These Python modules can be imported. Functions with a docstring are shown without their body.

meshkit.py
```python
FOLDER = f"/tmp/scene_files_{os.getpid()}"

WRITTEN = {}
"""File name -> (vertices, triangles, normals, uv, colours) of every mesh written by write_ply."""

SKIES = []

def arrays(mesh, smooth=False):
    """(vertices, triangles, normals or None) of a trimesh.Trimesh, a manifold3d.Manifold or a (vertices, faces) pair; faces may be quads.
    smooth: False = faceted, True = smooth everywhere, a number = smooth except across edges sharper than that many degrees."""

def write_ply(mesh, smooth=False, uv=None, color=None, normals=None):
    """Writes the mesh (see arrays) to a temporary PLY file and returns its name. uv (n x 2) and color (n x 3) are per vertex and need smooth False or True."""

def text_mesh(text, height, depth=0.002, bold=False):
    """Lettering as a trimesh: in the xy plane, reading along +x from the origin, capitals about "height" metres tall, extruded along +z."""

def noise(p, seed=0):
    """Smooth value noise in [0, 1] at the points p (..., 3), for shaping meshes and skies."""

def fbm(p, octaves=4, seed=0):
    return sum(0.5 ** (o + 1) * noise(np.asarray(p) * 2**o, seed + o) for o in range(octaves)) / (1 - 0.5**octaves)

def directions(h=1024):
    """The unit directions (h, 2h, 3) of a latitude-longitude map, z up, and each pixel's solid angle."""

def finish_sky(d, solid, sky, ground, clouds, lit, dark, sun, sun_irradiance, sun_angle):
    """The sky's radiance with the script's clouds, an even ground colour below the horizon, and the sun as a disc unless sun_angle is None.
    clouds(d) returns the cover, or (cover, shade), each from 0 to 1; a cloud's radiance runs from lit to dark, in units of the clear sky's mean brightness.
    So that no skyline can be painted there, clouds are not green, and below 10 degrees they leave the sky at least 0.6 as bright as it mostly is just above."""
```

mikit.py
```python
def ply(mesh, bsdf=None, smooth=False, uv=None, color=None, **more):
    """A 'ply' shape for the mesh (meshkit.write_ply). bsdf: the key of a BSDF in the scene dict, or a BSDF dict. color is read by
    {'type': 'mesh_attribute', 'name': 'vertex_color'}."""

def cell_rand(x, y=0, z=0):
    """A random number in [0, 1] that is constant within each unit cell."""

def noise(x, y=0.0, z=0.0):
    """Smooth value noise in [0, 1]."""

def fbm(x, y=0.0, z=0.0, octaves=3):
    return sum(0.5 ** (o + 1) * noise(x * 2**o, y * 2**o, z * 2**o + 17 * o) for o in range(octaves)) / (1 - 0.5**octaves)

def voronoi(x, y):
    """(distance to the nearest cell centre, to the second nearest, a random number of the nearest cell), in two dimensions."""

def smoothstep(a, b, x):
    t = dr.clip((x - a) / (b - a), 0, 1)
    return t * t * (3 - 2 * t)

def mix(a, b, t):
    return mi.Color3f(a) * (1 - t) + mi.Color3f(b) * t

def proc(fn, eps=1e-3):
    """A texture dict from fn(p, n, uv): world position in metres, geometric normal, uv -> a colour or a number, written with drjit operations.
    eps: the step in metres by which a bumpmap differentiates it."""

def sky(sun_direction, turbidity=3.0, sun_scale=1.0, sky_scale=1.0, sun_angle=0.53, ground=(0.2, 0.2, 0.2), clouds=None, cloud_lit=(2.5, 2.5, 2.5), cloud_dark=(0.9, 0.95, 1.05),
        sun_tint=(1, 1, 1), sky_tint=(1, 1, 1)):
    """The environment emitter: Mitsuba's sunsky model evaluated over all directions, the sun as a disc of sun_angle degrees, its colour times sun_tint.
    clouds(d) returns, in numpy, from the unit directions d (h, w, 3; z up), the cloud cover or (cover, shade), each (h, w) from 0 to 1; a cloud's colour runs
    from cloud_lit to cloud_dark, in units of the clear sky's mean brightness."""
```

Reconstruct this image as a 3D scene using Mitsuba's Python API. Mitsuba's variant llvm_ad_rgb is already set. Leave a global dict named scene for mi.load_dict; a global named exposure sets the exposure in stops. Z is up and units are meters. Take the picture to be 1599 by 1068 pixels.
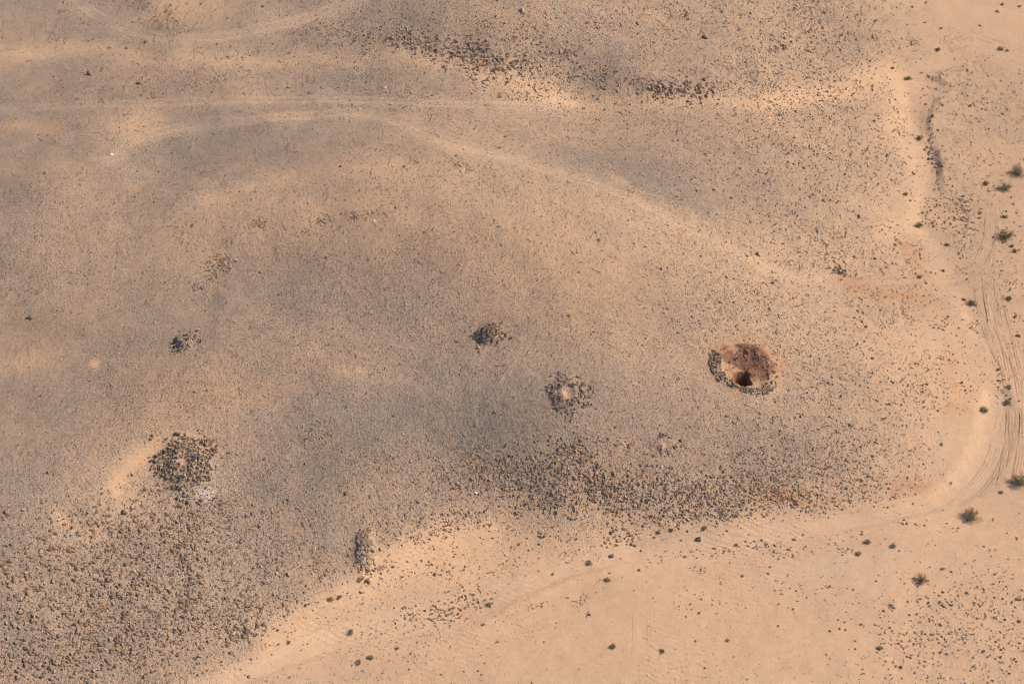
import math
import numpy as np, trimesh, mitsuba as mi, drjit as dr
import mikit, meshkit
from scipy.interpolate import RBFInterpolator, LinearNDInterpolator, NearestNDInterpolator
from scipy.ndimage import map_coordinates, gaussian_filter

T = mi.ScalarTransform4f
scene, labels = {}, {}

# ------------------------------------------------------------------ camera, light, exposure
CAM_H, PITCH, FOV = 126.0, 41.0, 40.0           # helicopter height over the wadi floor, look-down angle, horizontal field of view
PW, PH = 1599.0, 1068.0
_p = math.radians(PITCH)
FWD, UP = np.array([0, math.cos(_p), -math.sin(_p)]), np.array([0, math.sin(_p), math.cos(_p)])
FOCAL = PW / 2 / math.tan(math.radians(FOV / 2))
scene['camera'] = {'type': 'perspective', 'fov': FOV, 'fov_axis': 'x', 'near_clip': 1.0, 'far_clip': 9000.0,
                   'to_world': T().look_at(origin=[0, 0, CAM_H], target=[0, float(FWD[1]), CAM_H + float(FWD[2])], up=[0, 0, 1])}
SUN_EL, SUN_AZ = math.radians(41), math.radians(12)     # sun to the right and a little beyond
scene['sky'] = mikit.sky([math.cos(SUN_EL) * math.cos(SUN_AZ), math.cos(SUN_EL) * math.sin(SUN_AZ), math.sin(SUN_EL)], turbidity=3,
                         ground=(0.38, 0.28, 0.2))
exposure = 1.93

rng = np.random.default_rng(7)


# ------------------------------------------------------------------ surveying: where things of the photograph stand
def plane_at(px, py, z):
    """The points at height z on the lines of sight of the photograph's points."""
    px, py, z = (np.asarray(v, float) for v in (px, py, z))
    d = FWD * FOCAL + np.stack([px - PW / 2, 0 * px, 0 * px], -1) + (PH / 2 - py)[..., None] * UP
    t = (z - CAM_H) / d[..., 2]
    return d[..., 0] * t, d[..., 1] * t


# heights over the wadi floor
HEIGHTS = """1600,0,0 1600,150,0 1600,300,0 1600,450,0 1600,600,0 1600,800,0 1600,1068,0.3 1500,0,.6 1480,200,.2 1490,400,.2 1500,550,0 1500,700,0 1480,800,0 1400,900,.2 1400,1068,.4
1200,1068,.3 1200,920,.2 1000,1068,.3 1000,900,.2 800,1068,.2 800,920,.1 650,1000,.1 600,1068,0 680,850,.6 450,1000,.6 520,900,1.4 400,1068,.6 300,1000,1.9 0,1068,3 150,1000,3 0,950,6 0,850,8.5 150,850,6
250,900,4 300,720,8 0,720,10.5 150,700,10 200,600,11 60,600,11.5 400,830,4 400,700,7.6 400,560,10.6 400,440,12.0 300,400,13 300,320,14 430,330,14.6 560,330,14.8 700,260,14.4 640,260,14.4 800,420,12 765,523,10.3
700,400,13 600,470,11.6 640,600,8.8 888,615,8 1000,500,9 1160,580,5.4 1040,692,4.8 600,720,6.2 600,800,3 800,700,5.6 800,770,2 900,740,3.6 960,800,.9 900,850,.4 1200,780,1 1100,820,.4 1300,780,.6 1200,690,3.2 1350,650,1.8 1430,600,.8 1440,700,.4
1300,430,1.8 1380,430,.7 1200,410,5 1060,350,9 900,285,12 820,250,13 1000,265,8.5 1150,330,5.5 1300,340,2.2 1200,270,5 1100,215,6 950,210,7.4 1250,220,4.4 1360,220,1.2 1400,300,.6 1350,160,1 900,165,6 700,112,8 560,92,9
400,98,10 200,92,11 0,90,11.5 1050,160,4.6 1200,157,2.6 1300,135,1.4 1400,105,.5 800,62,13.5 700,50,13.4 600,45,12.6 860,120,9.5 740,92,10.5 640,68,11.5 500,30,12.3 1000,120,9 1050,80,10 1100,135,5.8 1200,100,5 1200,30,6 1300,50,3.4 1400,40,1.4
700,0,14.2 1000,0,10.5 850,20,13 200,50,11.4 350,55,11.6 100,10,12.5 270,20,14.5 290,45,13.2 400,10,14.5 0,0,13.5 0,150,12.5 0,220,12.6 150,140,12.7 300,125,12.7 200,210,12.6 400,170,12.5 250,275,12.4 100,300,13.2 0,300,13 0,400,12.6 150,400,12.6
550,180,12.6 700,190,11 800,190,9 500,240,13.2 400,260,12.8 480,120,11.8 600,130,11 0,500,11.2 150,500,11.6 1500,60,.5""".split()
hp = np.array([[float(v) for v in s.split(',')] for s in HEIGHTS])
hp[:, 2] *= 1.12
hx, hy = plane_at(hp[:, 0], hp[:, 1], hp[:, 2])
X0, Y0, NX, NY = -190.0, 20.0, 381, 361                      # the survey's lattice, one metre apart
ring = np.array([(x, y) for x in (-190, -95, 0, 95, 190) for y in (20, 380)] + [(x, y) for x in (-190, 190) for y in (110, 200, 290)], float)
near_h = np.array([hp[np.argmin((hx - a) ** 2 + (hy - b) ** 2), 2] for a, b in ring]) * .6
surface = RBFInterpolator(np.vstack([np.stack([hx, hy], 1), ring]), np.r_[hp[:, 2], near_h], smoothing=np.r_[np.where(hy > 195, 320.0, 14.0), np.full(len(ring), 14.0)])
lx, ly = np.meshgrid(X0 + np.arange(0, NX, 4), Y0 + np.arange(0, NY, 4))
coarse = surface(np.stack([lx.ravel(), ly.ravel()], 1)).reshape(lx.shape)
coarse = np.maximum(coarse, -0.3)


def lattice(grid, x, y, step, order=1):
    x, y = np.asarray(x, float), np.asarray(y, float)
    return map_coordinates(grid, [(y.ravel() - Y0) / step, (x.ravel() - X0) / step], order=order, mode='nearest').reshape(x.shape)


def f2(x, y, scale, octaves=3, seed=0):
    return meshkit.fbm(np.stack([np.asarray(x) / scale, np.asarray(y) / scale, np.full(np.shape(x), seed * 3.7)], -1), octaves, seed) - 0.5


def sstep(a, b, v):
    t = np.clip((v - a) / (b - a), 0, 1)
    return t * t * (3 - 2 * t)


def base_height(x, y):
    h = lattice(coarse, x, y, 4, 3)
    hill = sstep(.4, 3.5, h)
    return h + hill * (2.0 * f2(x + .5 * y, y - .4 * x, 17, 3, 1)) + (.25 + .75 * hill) * (.5 * f2(x, y, 6, 3, 2)) + .10 * f2(x, y, 1.3, 2, 3)


bumps = []                                                    # functions (x, y) -> metres added to the base


def height(x, y):
    h = base_height(x, y)
    for f in bumps:
        h = h + f(x, y)
    return h


def at(px, py):
    """The ground point seen at these points of the photograph: arrays (x, y)."""
    z = np.full(np.shape(px), 6.0)
    for k in range(14):
        x, y = plane_at(px, py, z)
        z = .35 * z + .65 * base_height(x, y)
    return plane_at(px, py, z)


def to_photo(x, y, z):
    r = np.stack([x, y, z - CAM_H], -1)
    w = r @ FWD
    return PW / 2 + FOCAL * r[..., 0] / w, PH / 2 - FOCAL * (r @ UP) / w, FOCAL / w


def path_distance(x, y, pts):
    """(distance, side: >0 to the left of the walking direction, part of the way) to the line through pts (n, 2)."""
    best, side, where = np.full(np.shape(x), 1e9), np.zeros(np.shape(x)), np.zeros(np.shape(x))
    n = len(pts) - 1
    for k in range(n):
        a, b = pts[k], pts[k + 1]
        d = b - a
        t = np.clip(((x - a[0]) * d[0] + (y - a[1]) * d[1]) / (d @ d), 0, 1)
        q = np.hypot(x - a[0] - t * d[0], y - a[1] - t * d[1])
        s = np.sign(d[0] * (y - a[1]) - d[1] * (x - a[0]))
        m = q < best
        best, side, where = np.where(m, q, best), np.where(m, s, side), np.where(m, (k + t) / n, where)
    return best, side, where


def line(*pix):
    p = np.array(pix, float)
    return np.stack(at(p[:, 0], p[:, 1]), 1)


def smooth_line(pts, step=0.6):
    """Catmull-Rom points along pts."""
    p = np.vstack([2 * pts[0] - pts[1], pts, 2 * pts[-1] - pts[-2]])
    out = []
    for k in range(1, len(p) - 2):
        n = max(2, int(np.linalg.norm(p[k + 1] - p[k]) / step))
        t = (np.arange(n) / n)[:, None]
        a, b, c, d = p[k - 1:k + 3]
        out.append(.5 * (2 * b + (c - a) * t + (2 * a - 5 * b + 4 * c - d) * t ** 2 + (3 * b - a - 3 * c + d) * t ** 3))
    return np.vstack(out + [p[-2:-1]])


# ------------------------------------------------------------------ relief: wadi bank, cairn mounds, robbed pit
bank = smooth_line(line((1446, 119), (1458, 127), (1469, 131), (1464, 146), (1452, 163), (1444, 190), (1449, 216), (1457, 240), (1464, 266), (1462, 292), (1470, 320)), 2)


def bank_step(x, y):
    d, s, w = path_distance(x, y, bank)
    fade = sstep(0, .12, w) * (1 - sstep(.8, 1, w))
    rough = sstep(-.25, .15, f2(x, y, 5, 3, 61))
    return fade * rough * np.exp(-(d / 5) ** 2) * np.where(s > 0, .58 * sstep(0, 1.1, d), -.15 * sstep(0, 1, d))


bumps.append(bank_step)
FLOOR = smooth_line(line((1560, 620), (1552, 690), (1510, 760), (1400, 800), (1250, 822), (1120, 846), (1000, 862), (900, 885), (800, 920), (700, 962), (560, 990), (440, 1030), (330, 1075), (250, 1110)), 2)
UPPER = smooth_line(line((1500, 92), (1440, 108), (1412, 122), (1422, 160), (1426, 205), (1444, 245), (1449, 290), (1436, 340), (1464, 385), (1486, 425), (1505, 460), (1530, 520)), 2)


def channel(x, y):
    d, s_, w = path_distance(x, y, FLOOR)
    d2, s_, w2 = path_distance(x, y, UPPER)
    return -.38 * np.exp(-(d / (1.7 + .6 * np.sin(w * 19))) ** 4) - .22 * np.exp(-(d2 / (2.0 + .7 * np.sin(w2 * 17))) ** 2)


bumps.append(channel)
CAIRNS = {  # name: photo x, y, outer radius in metres, mound height, hollow radius, hollow depth, (stretch x, y)
    'pit_tomb': (1163, 582, 4.3, .75, 0, 0), 'ring': (889, 616, 2.7, .5, .8, .3), 'heap': (766, 524, 1.9, .75, 0, 0), 'small_heap': (290, 536, 1.5, .7, .4, .3),
    'big_ring': (291, 724, 3.7, .85, .9, .55), 'tiny_ring': (1040, 694, 1.4, .2, .6, .3)}
cairn_at = {k: np.array([float(v) for v in at(np.array(c[0]), np.array(c[1]))]) for k, c in CAIRNS.items()}
hole = np.array([float(v) for v in at(np.array(1159.), np.array(591.))])

OUTCROP = [float(v) for v in at(np.array(568.), np.array(862.))]


def mounds(x, y):
    h = np.zeros(np.shape(x))
    for k, c in CAIRNS.items():
        d = np.hypot(x - cairn_at[k][0], y - cairn_at[k][1])
        if k == 'pit_tomb':
            continue
        h += c[3] * (1 - sstep(.25, 1.05, d / c[2])) - (c[5] * (1 - sstep(.35, 1.1, d / max(c[4], .1))) if c[4] else 0)
    h += .7 * np.exp(-(((x - OUTCROP[0]) / 1.0) ** 2 + ((y - OUTCROP[1]) / 2.6) ** 2))
    # the robbed tomb: a low ring, a spoil heap beyond it, a funnel of sand and the shaft
    a = cairn_at['pit_tomb']
    dx, dy = x - a[0], y - a[1]
    d = np.hypot(dx, dy)
    h += .4 * np.exp(-((d - 3.4) / .9) ** 2)
    h += (1.0 + 1.3 * f2(x, y, 1.1, 3, 9)) * np.exp(-(((dx - 1.7) / 2.1) ** 2 + ((dy - 2.6) / 1.5) ** 2))
    h += .55 * f2(x, y, .9, 3, 10) * np.exp(-(d / 3.4) ** 4)
    hx_, hy_ = x - hole[0], y - hole[1]
    ang = np.arctan2(hy_, hx_)
    q = np.hypot(hx_, hy_ * .92) * (1 + .11 * np.sin(3 * ang + 1) + .08 * np.sin(5 * ang))
    back = .35 + .65 * sstep(-1.0, .6, hy_)
    return h - .35 * back * (1 - sstep(.8, 1.3 + 1.7 * back, q)) - 4.2 * (1 - sstep(.98, 1.2, q))


bumps.append(mounds)

# ------------------------------------------------------------------ ground cover survey: 17 x 17 stations over the photograph, digits 0-9
GRAVEL = """77645666455644322 57777765565645322 67565776456644233 77677764555544233 55776544467655332 65544445444654232 65445666544433232 66656776555544322 67766667665543212 57766666665544311
77656777766654311 76567766555554311 86566655333332112 76666642111111111 76665322111112122 76653221111111122 66542211111111122""".split()
PEBBLE = """33345434554443100 32333455654444100 34552443345444121 22233344455544222 44334465545555321 55556676664554131 66676777766666421 66676677776666422 66677777777665211 56777766666666531
77766666666665300 77456667676665300 76567776455453101 77777762121111111 77776422111111122 77763222111111122 77642222111111222""".split()
ROCK = """11211112332221000 11012344332221000 12220221133222010 00100000101111010 10000000001122110 00000000000121020 10010000000121110 00000000001221111 00000000000122100 00000000000122200
10000111111233200 11111125465443100 22222224355542000 44443331020010000 55543112000001012 45531111000000133 34321111000000123""".split()
gx, gy = np.meshgrid(np.arange(17) * 100.0, np.r_[np.arange(17) * 66.75])
sx, sy = at(gx.ravel(), gy.ravel())
MS = 0.5
mx, my = np.meshgrid(X0 + np.arange(int(380 / MS)) * MS, Y0 + np.arange(int(360 / MS)) * MS)


def survey(rows):
    v = np.array([[int(c) for c in r] for r in rows], float).ravel() / 9
    g = LinearNDInterpolator(np.stack([sx, sy], 1), v)(mx, my)
    g = np.where(np.isnan(g), NearestNDInterpolator(np.stack([sx, sy], 1), v)(mx, my), g)
    return gaussian_filter(g, 2.2 / MS)


gravel, pebble, rock = survey(GRAVEL), survey(PEBBLE), survey(ROCK)
red, clear = np.zeros_like(gravel), np.zeros_like(gravel)
lower = np.exp(-(np.maximum(0, mx - float(at(np.array(330.), np.array(900.))[0])) / 6) ** 2) * sstep(float(at(np.array(150.), np.array(770.))[1]), float(at(np.array(150.), np.array(860.))[1]), my)
rock *= 1 + .9 * lower
pebble *= 1 + .25 * lower
gravel += .03 * lower
wx, wy = mx + 5 * f2(mx, my, 8, 3, 21), my + 5 * f2(mx, my, 8, 3, 22)       # ragged borders


def stripe(pix, width, ragged=True):
    """1 along a line through points of the photograph, falling to 0 at this many metres."""
    d, _, w = path_distance(wx if ragged else mx, wy if ragged else my, smooth_line(line(*pix), 3))
    return np.exp(-(d / width) ** 2)


def patch(px, py, rx, ry, turn=0):
    """1 within an oval, rx and ry in metres, turned by degrees."""
    a, b = at(np.array(float(px)), np.array(float(py)))
    c, s = math.cos(math.radians(turn)), math.sin(math.radians(turn))
    dx, dy = wx - a, wy - b
    return np.exp(-(((c * dx + s * dy) / rx) ** 2 + ((c * dy - s * dx) / ry) ** 2))


# sand: valley floor beyond the hill, channel on the right, ridge track, hill foot
for pix, wid, amt in (
        (((0, 86), (120, 80), (250, 92), (400, 96), (560, 92), (690, 98), (760, 113), (850, 146), (950, 162), (1100, 162), (1250, 152), (1390, 118)), 3.4, .32),
        (((1415, 130), (1400, 170), (1425, 220), (1440, 270), (1440, 330), (1400, 380)), 2.5, .15),
        (((1425, 128), (1398, 160), (1388, 195), (1402, 235)), 1.2, .2),
        (((600, 190), (700, 240), (800, 245), (900, 285), (1000, 322), (1100, 378), (1220, 440)), 2.6, .03),
        (((300, 322), (400, 285), (520, 262), (640, 262)), 3.0, .16),
        (((0, 575), (30, 572), (80, 556)), 2.4, .22),
        (((430, 1010), (520, 940), (640, 870), (760, 830)), 2.2, .3),
        (((185, 765), (200, 725), (245, 700), (300, 690)), 1.3, .42),
        (((100, 800), (140, 830), (200, 800)), 1.5, .2),
        (((1170, 800), (1230, 770), (1290, 760)), 1.6, .12)):
    s = stripe(pix, wid)
    gravel -= amt * s
    pebble *= 1 - .6 * amt * s
for px, py, rx, ry, tn, amt in ((270, 12, 7, 8, 0, -.35), (60, 80, 12, 4, 0, -.08), (420, 440, 16, 7, 25, .14), (1000, 275, 14, 7, -20, .18), (600, 660, 18, 6, 10, .12), (780, 660, 12, 5, 0, .1), (100, 590, 16, 7, 20, .1),
                                (265, 38, 5, 5, 0, .12), (560, 105, 12, 6, 0, .12), (205, 190, 4, 4, 0, -.45), (150, 569, .8, .8, 0, -.8), (108, 804, .8, .6, 0, -.6), (560, 580, 3, 1.2, 0, -.2), (965, 282, 1.1, .9, 0, -.4),
                                (1040, 690, .6, .5, 0, -.2), (888, 618, .8, .6, 0, -.5), (288, 718, .9, .7, 0, -.3), (710, 872, 4, 3, 0, -.4), (1300, 755, 7, 2, 0, .05), (880, 100, 10, 6, 0, .1), (20, 205, 6, 3, 0, -.15), (50, 195, 5, 2, 10, -.15),
                                (1200, 690, 14, 7, 0, .12), (1150, 560, 16, 12, 0, .05), (170, 760, 4, 5, 0, -.06), (80, 900, 14, 9, 0, .05)):
    gravel += amt * patch(px, py, rx, ry, tn)  # grey beyond the crest and in the left basin partly paints slope shade
# red earth: streaks by the rock pile, spoil of the robbed tomb, smudges along the hill's right foot; in the shaft the dug red also paints in its shade
for pix, wid, amt in ((((1300, 433), (1345, 447), (1400, 458), (1440, 468)), 1.3, .26), (((1420, 388), (1436, 408), (1450, 430)), .8, .34), (((1330, 440), (1450, 480)), 3.0, .14)):
    red += amt * stripe(pix, wid)
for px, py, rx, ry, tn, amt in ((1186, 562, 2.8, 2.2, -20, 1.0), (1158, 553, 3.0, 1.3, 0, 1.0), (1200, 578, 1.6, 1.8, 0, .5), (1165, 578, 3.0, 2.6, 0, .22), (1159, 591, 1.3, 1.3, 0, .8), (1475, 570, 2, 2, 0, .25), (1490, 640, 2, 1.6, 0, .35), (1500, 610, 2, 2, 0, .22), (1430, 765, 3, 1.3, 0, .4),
                                (1240, 770, 6, 1.2, 0, .3), (1215, 780, 3, .8, 0, .4), (72, 198, .5, 2.4, 15, .4), (85, 203, .4, 2, 15, .3), (710, 360, 18, 9, 0, .06), (300, 620, 16, 8, 0, .13), (60, 520, 10, 6, 0, .1), (500, 380, 14, 8, 0, .08), (900, 460, 18, 10, 0, .1),
                                (310, 771, 1.1, .9, 0, -1.3), (324, 762, .9, .7, 20, -.5), (330, 745, 2.4, 1.4, 0, -.4), (105, 208, 1.0, .9, 0, -.6), (175, 191, .8, .8, 0, -.5), (330, 880, 6, 8, 0, -.2), (480, 640, 10, 2, 20, -.15),
                                (300, 930, 8, 6, 0, -.12), (520, 20, 12, 3, 20, -.15), (1290, 892, 9, 4, 0, -.2), (1350, 870, 10, 2, 10, -.12), (1130, 950, 8, 5, 0, .05), (900, 960, 8, 5, 0, .05), (30, 10, 8, 5, 0, -.12), (1090, 10, 5, 3, 0, -.25)):
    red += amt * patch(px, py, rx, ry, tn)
TRACKS = {  # wheel tracks: centre line, width of cleared strip, clearing
    'a': (((115, 0), (150, 25), (200, 48), (260, 60), (340, 58), (420, 42), (520, 14), (560, 0)), 1.6, .9),
    'b': (((0, 172), (120, 164), (240, 161), (400, 156), (560, 156), (720, 163), (860, 168)), 1.0, .5),
    'c': (((170, 252), (215, 215), (300, 196), (400, 187), (500, 178), (600, 184), (690, 225), (790, 247)), 1.3, .8),
    'd': (((790, 247), (890, 278), (980, 308), (1090, 362), (1200, 420), (1310, 440)), 1.3, .6),
    'e': (((1550, 330), (1544, 382), (1526, 418), (1490, 437), (1400, 440), (1310, 440)), 1.3, .8)}
for k, (pix, wid, amt) in TRACKS.items():
    if k != 'e':
        red -= {'a': .32, 'b': .2, 'c': .26, 'd': .17}[k] * stripe(pix, wid * 1.2)
        gravel -= (.06 if k in 'bd' else .14) * stripe(pix, wid)
    clear = np.maximum(clear, amt * stripe(pix, wid, False))
d_, _, w_ = path_distance(mx, my, FLOOR)
swept = np.exp(-(d_ / (2.0 + .6 * np.sin(w_ * 19))) ** 4)
d_, _, w_ = path_distance(mx, my, UPPER)
gravel *= 1 - .8 * swept
bed = np.exp(-(d_ / (2.4 + .8 * np.sin(w_ * 17))) ** 2)
gravel *= 1 - .3 * bed
red -= .12 * bed
clear = np.maximum(clear, .9 * bed)
red -= .22 * swept
clear = np.maximum(clear, .93 * swept)
d_, s_, w_ = path_distance(mx, my, FLOOR)                       # flow lines and silt along the wadi floors
flow = f2(d_ * s_ / .8, w_ * 9 + 0 * d_, 1.0, 3, 71) * np.exp(-(d_ / 9) ** 2)
d_, s_, w_ = path_distance(mx, my, smooth_line(line((1500, 60), (1560, 200), (1580, 330), (1552, 420), (1560, 520), (1590, 640), (1565, 760), (1480, 860), (1400, 1000)), 3))
flow += f2(d_ * s_ / .9, w_ * 12 + 0 * d_, 1.0, 3, 72) * np.exp(-(d_ / 9) ** 2)
gravel += .30 * flow * sstep(.5, .1, gravel)
red -= .30 * np.maximum(0, -flow) * sstep(.5, .1, gravel)
for px, py, rx, ry, amt in ((312, 769, 1.2, 1.0, .95), (205, 740, 2.4, 2.2, .55), (106, 805, 1.0, .8, .9), (340, 745, 2.2, 1.3, .6), (150, 569, .8, .7, .9), (965, 282, 1.1, .9, .8), (240, 700, 2.4, 1.1, .45)):
    clear = np.maximum(clear, amt * patch(px, py, rx, ry))
gravel = .36 + (gravel - .36) * 1.02 + .05 * sstep(.2, .4, gravel)
gravel = np.clip(gravel + .10 * f2(mx, my, 14, 4, 31) + .26 * f2(mx, my, 3.5, 4, 32), 0, 1)
streak = f2(mx * .35 + my * .8, (my * .45 - mx * .9) / 5, 2.2, 3, 33)        # the hillsides are combed by run-off
gravel = np.clip(gravel + .20 * streak * sstep(.2, .6, gravel), 0, 1)
red = np.clip(red, -1, 1)
clump = np.clip(1 + 2.0 * f2(mx, my, 3.2, 3, 41) + 1.2 * f2(mx, my, 11, 2, 42), .1, 2.4)
pebble, rock = np.maximum(0, pebble - .07), np.maximum(0, rock - .05)
pebble = np.clip(pebble * clump * (1 - .85 * clear), 0, 2)
rock = np.clip(rock * np.clip(1 + 4.0 * f2(mx, my, 3.0, 3, 43), 0, 4) * (1 - clear), 0, 3)
for k, c in CAIRNS.items():
    d = np.hypot(mx - cairn_at[k][0], my - cairn_at[k][1])
    pebble *= sstep(.9, 1.25, d / c[2])
    rock *= sstep(.9, 1.2, d / c[2])
m_ = lambda grid, x, y: lattice(grid, x, y, MS)

# ------------------------------------------------------------------ materials
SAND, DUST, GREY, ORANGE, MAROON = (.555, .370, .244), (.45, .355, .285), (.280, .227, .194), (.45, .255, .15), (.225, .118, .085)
PALE = (.50, .42, .365)


KEEP = .3                                       # the ground's uv is (x, y) plus this share of (gravel cover, red earth), so that relief textures keep metres


def cover(p, uv):
    return dr.clip((uv.x - p.x) / KEEP, 0, 1), dr.clip((uv.y - p.y) / KEEP, -1, 1)


def cover_uv(x, y, g, r):
    return np.stack([x + KEEP * g, y + KEEP * r], 1)


def ground_colour(p, n, uv):
    g, r = cover(p, uv)
    broad = mikit.fbm(p.x * .23, p.y * .23, 3.0, 3) - .5
    mid = mikit.fbm(p.x * 1.3, p.y * 1.3, 7.0, 3) - .5
    fine = mikit.fbm(p.x * 6.1, p.y * 6.1, 1.0, 3) - .5
    g = dr.clip(g + .25 * broad * mikit.smoothstep(.05, .4, g) + .45 * mid * mikit.smoothstep(.05, .35, g), 0, 1)
    c = mikit.mix(SAND, GREY, g)
    q = r * (1 + 1.8 * mid + 1.0 * fine)
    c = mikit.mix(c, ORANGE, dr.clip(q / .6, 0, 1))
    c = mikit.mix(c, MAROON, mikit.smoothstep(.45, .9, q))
    c = mikit.mix(c, DUST, dr.clip(-r * (1 + .8 * mid), 0, 1))
    c = mikit.mix(c, PALE, mikit.smoothstep(.55, .95, -r * (1 + .8 * mid)))
    stone = mikit.noise(p.x * 15, p.y * 15, 5.0)
    dark = mikit.smoothstep(.86 - .34 * g, .93 - .30 * g, stone) * mikit.smoothstep(.02, .35, g)
    pale = mikit.smoothstep(.84, .95, mikit.noise(p.x * 13 + 40, p.y * 13, 9.0)) * g
    c = mikit.mix(c, mi.Color3f(.10, .078, .066), dark * .75)
    c = mikit.mix(c, mi.Color3f(.50, .385, .29), pale * .6)
    return c * (1 + .10 * broad + .12 * mid + .22 * fine)


def ground_bump(p, n, uv):
    g, r = cover(p, uv)
    rip = dr.sin((p.x * .35 + p.y * .95) * 9 + 6 * mikit.noise(p.x * .7, p.y * .7, 2.0)) * mikit.smoothstep(.3, .05, g)
    return .35 * (.22 + .78 * mikit.smoothstep(.05, .5, g)) * mikit.fbm(p.x * 4.0, p.y * 4.0, 4.0, 3) + .055 * rip * mikit.smoothstep(.35, .6, mikit.noise(p.x * .12, p.y * .12, 8.0)) + .12 * g * mikit.noise(p.x * 15, p.y * 15, 5.0)


scene['ground_bsdf'] = {'type': 'bumpmap', 'scale': 0.28, 'tex': mikit.proc(ground_bump, 0.02), 'bsdf': {'type': 'diffuse', 'reflectance': mikit.proc(ground_colour)}}


def stone_colour(p, n, uv):
    a = mikit.mix((.185, .140, .112), (.45, .335, .245), uv.x * uv.x * .6 + uv.x * .4)
    a = mikit.mix(a, (.30, .145, .085), mikit.smoothstep(.90, .97, uv.y))
    a = mikit.mix(a, (.45, .37, .29), mikit.smoothstep(.975, .99, uv.y))
    return a * (.72 + .56 * mikit.fbm(p.x * 7, p.y * 7, p.z * 7, 2))


scene['stone_bsdf'] = {'type': 'diffuse', 'reflectance': mikit.proc(stone_colour)}


def leaf_colour(p, n, uv):
    a = mikit.mix((.36, .285, .165), (.235, .215, .125), uv.x)
    a = mikit.mix(a, (.40, .28, .17), uv.y)
    return a * (.6 + .8 * mikit.noise(p.x * 9, p.y * 9, p.z * 9))


scene['leaf_bsdf'] = {'type': 'twosided', 'b': {'type': 'diffuse', 'reflectance': mikit.proc(leaf_colour)}}
scene['stem_bsdf'] = {'type': 'diffuse', 'reflectance': mikit.proc(lambda p, n, uv: mi.Color3f(.20, .13, .085) * (.6 + .8 * mikit.noise(p.x * 20, p.y * 20, p.z * 20)))}

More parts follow.
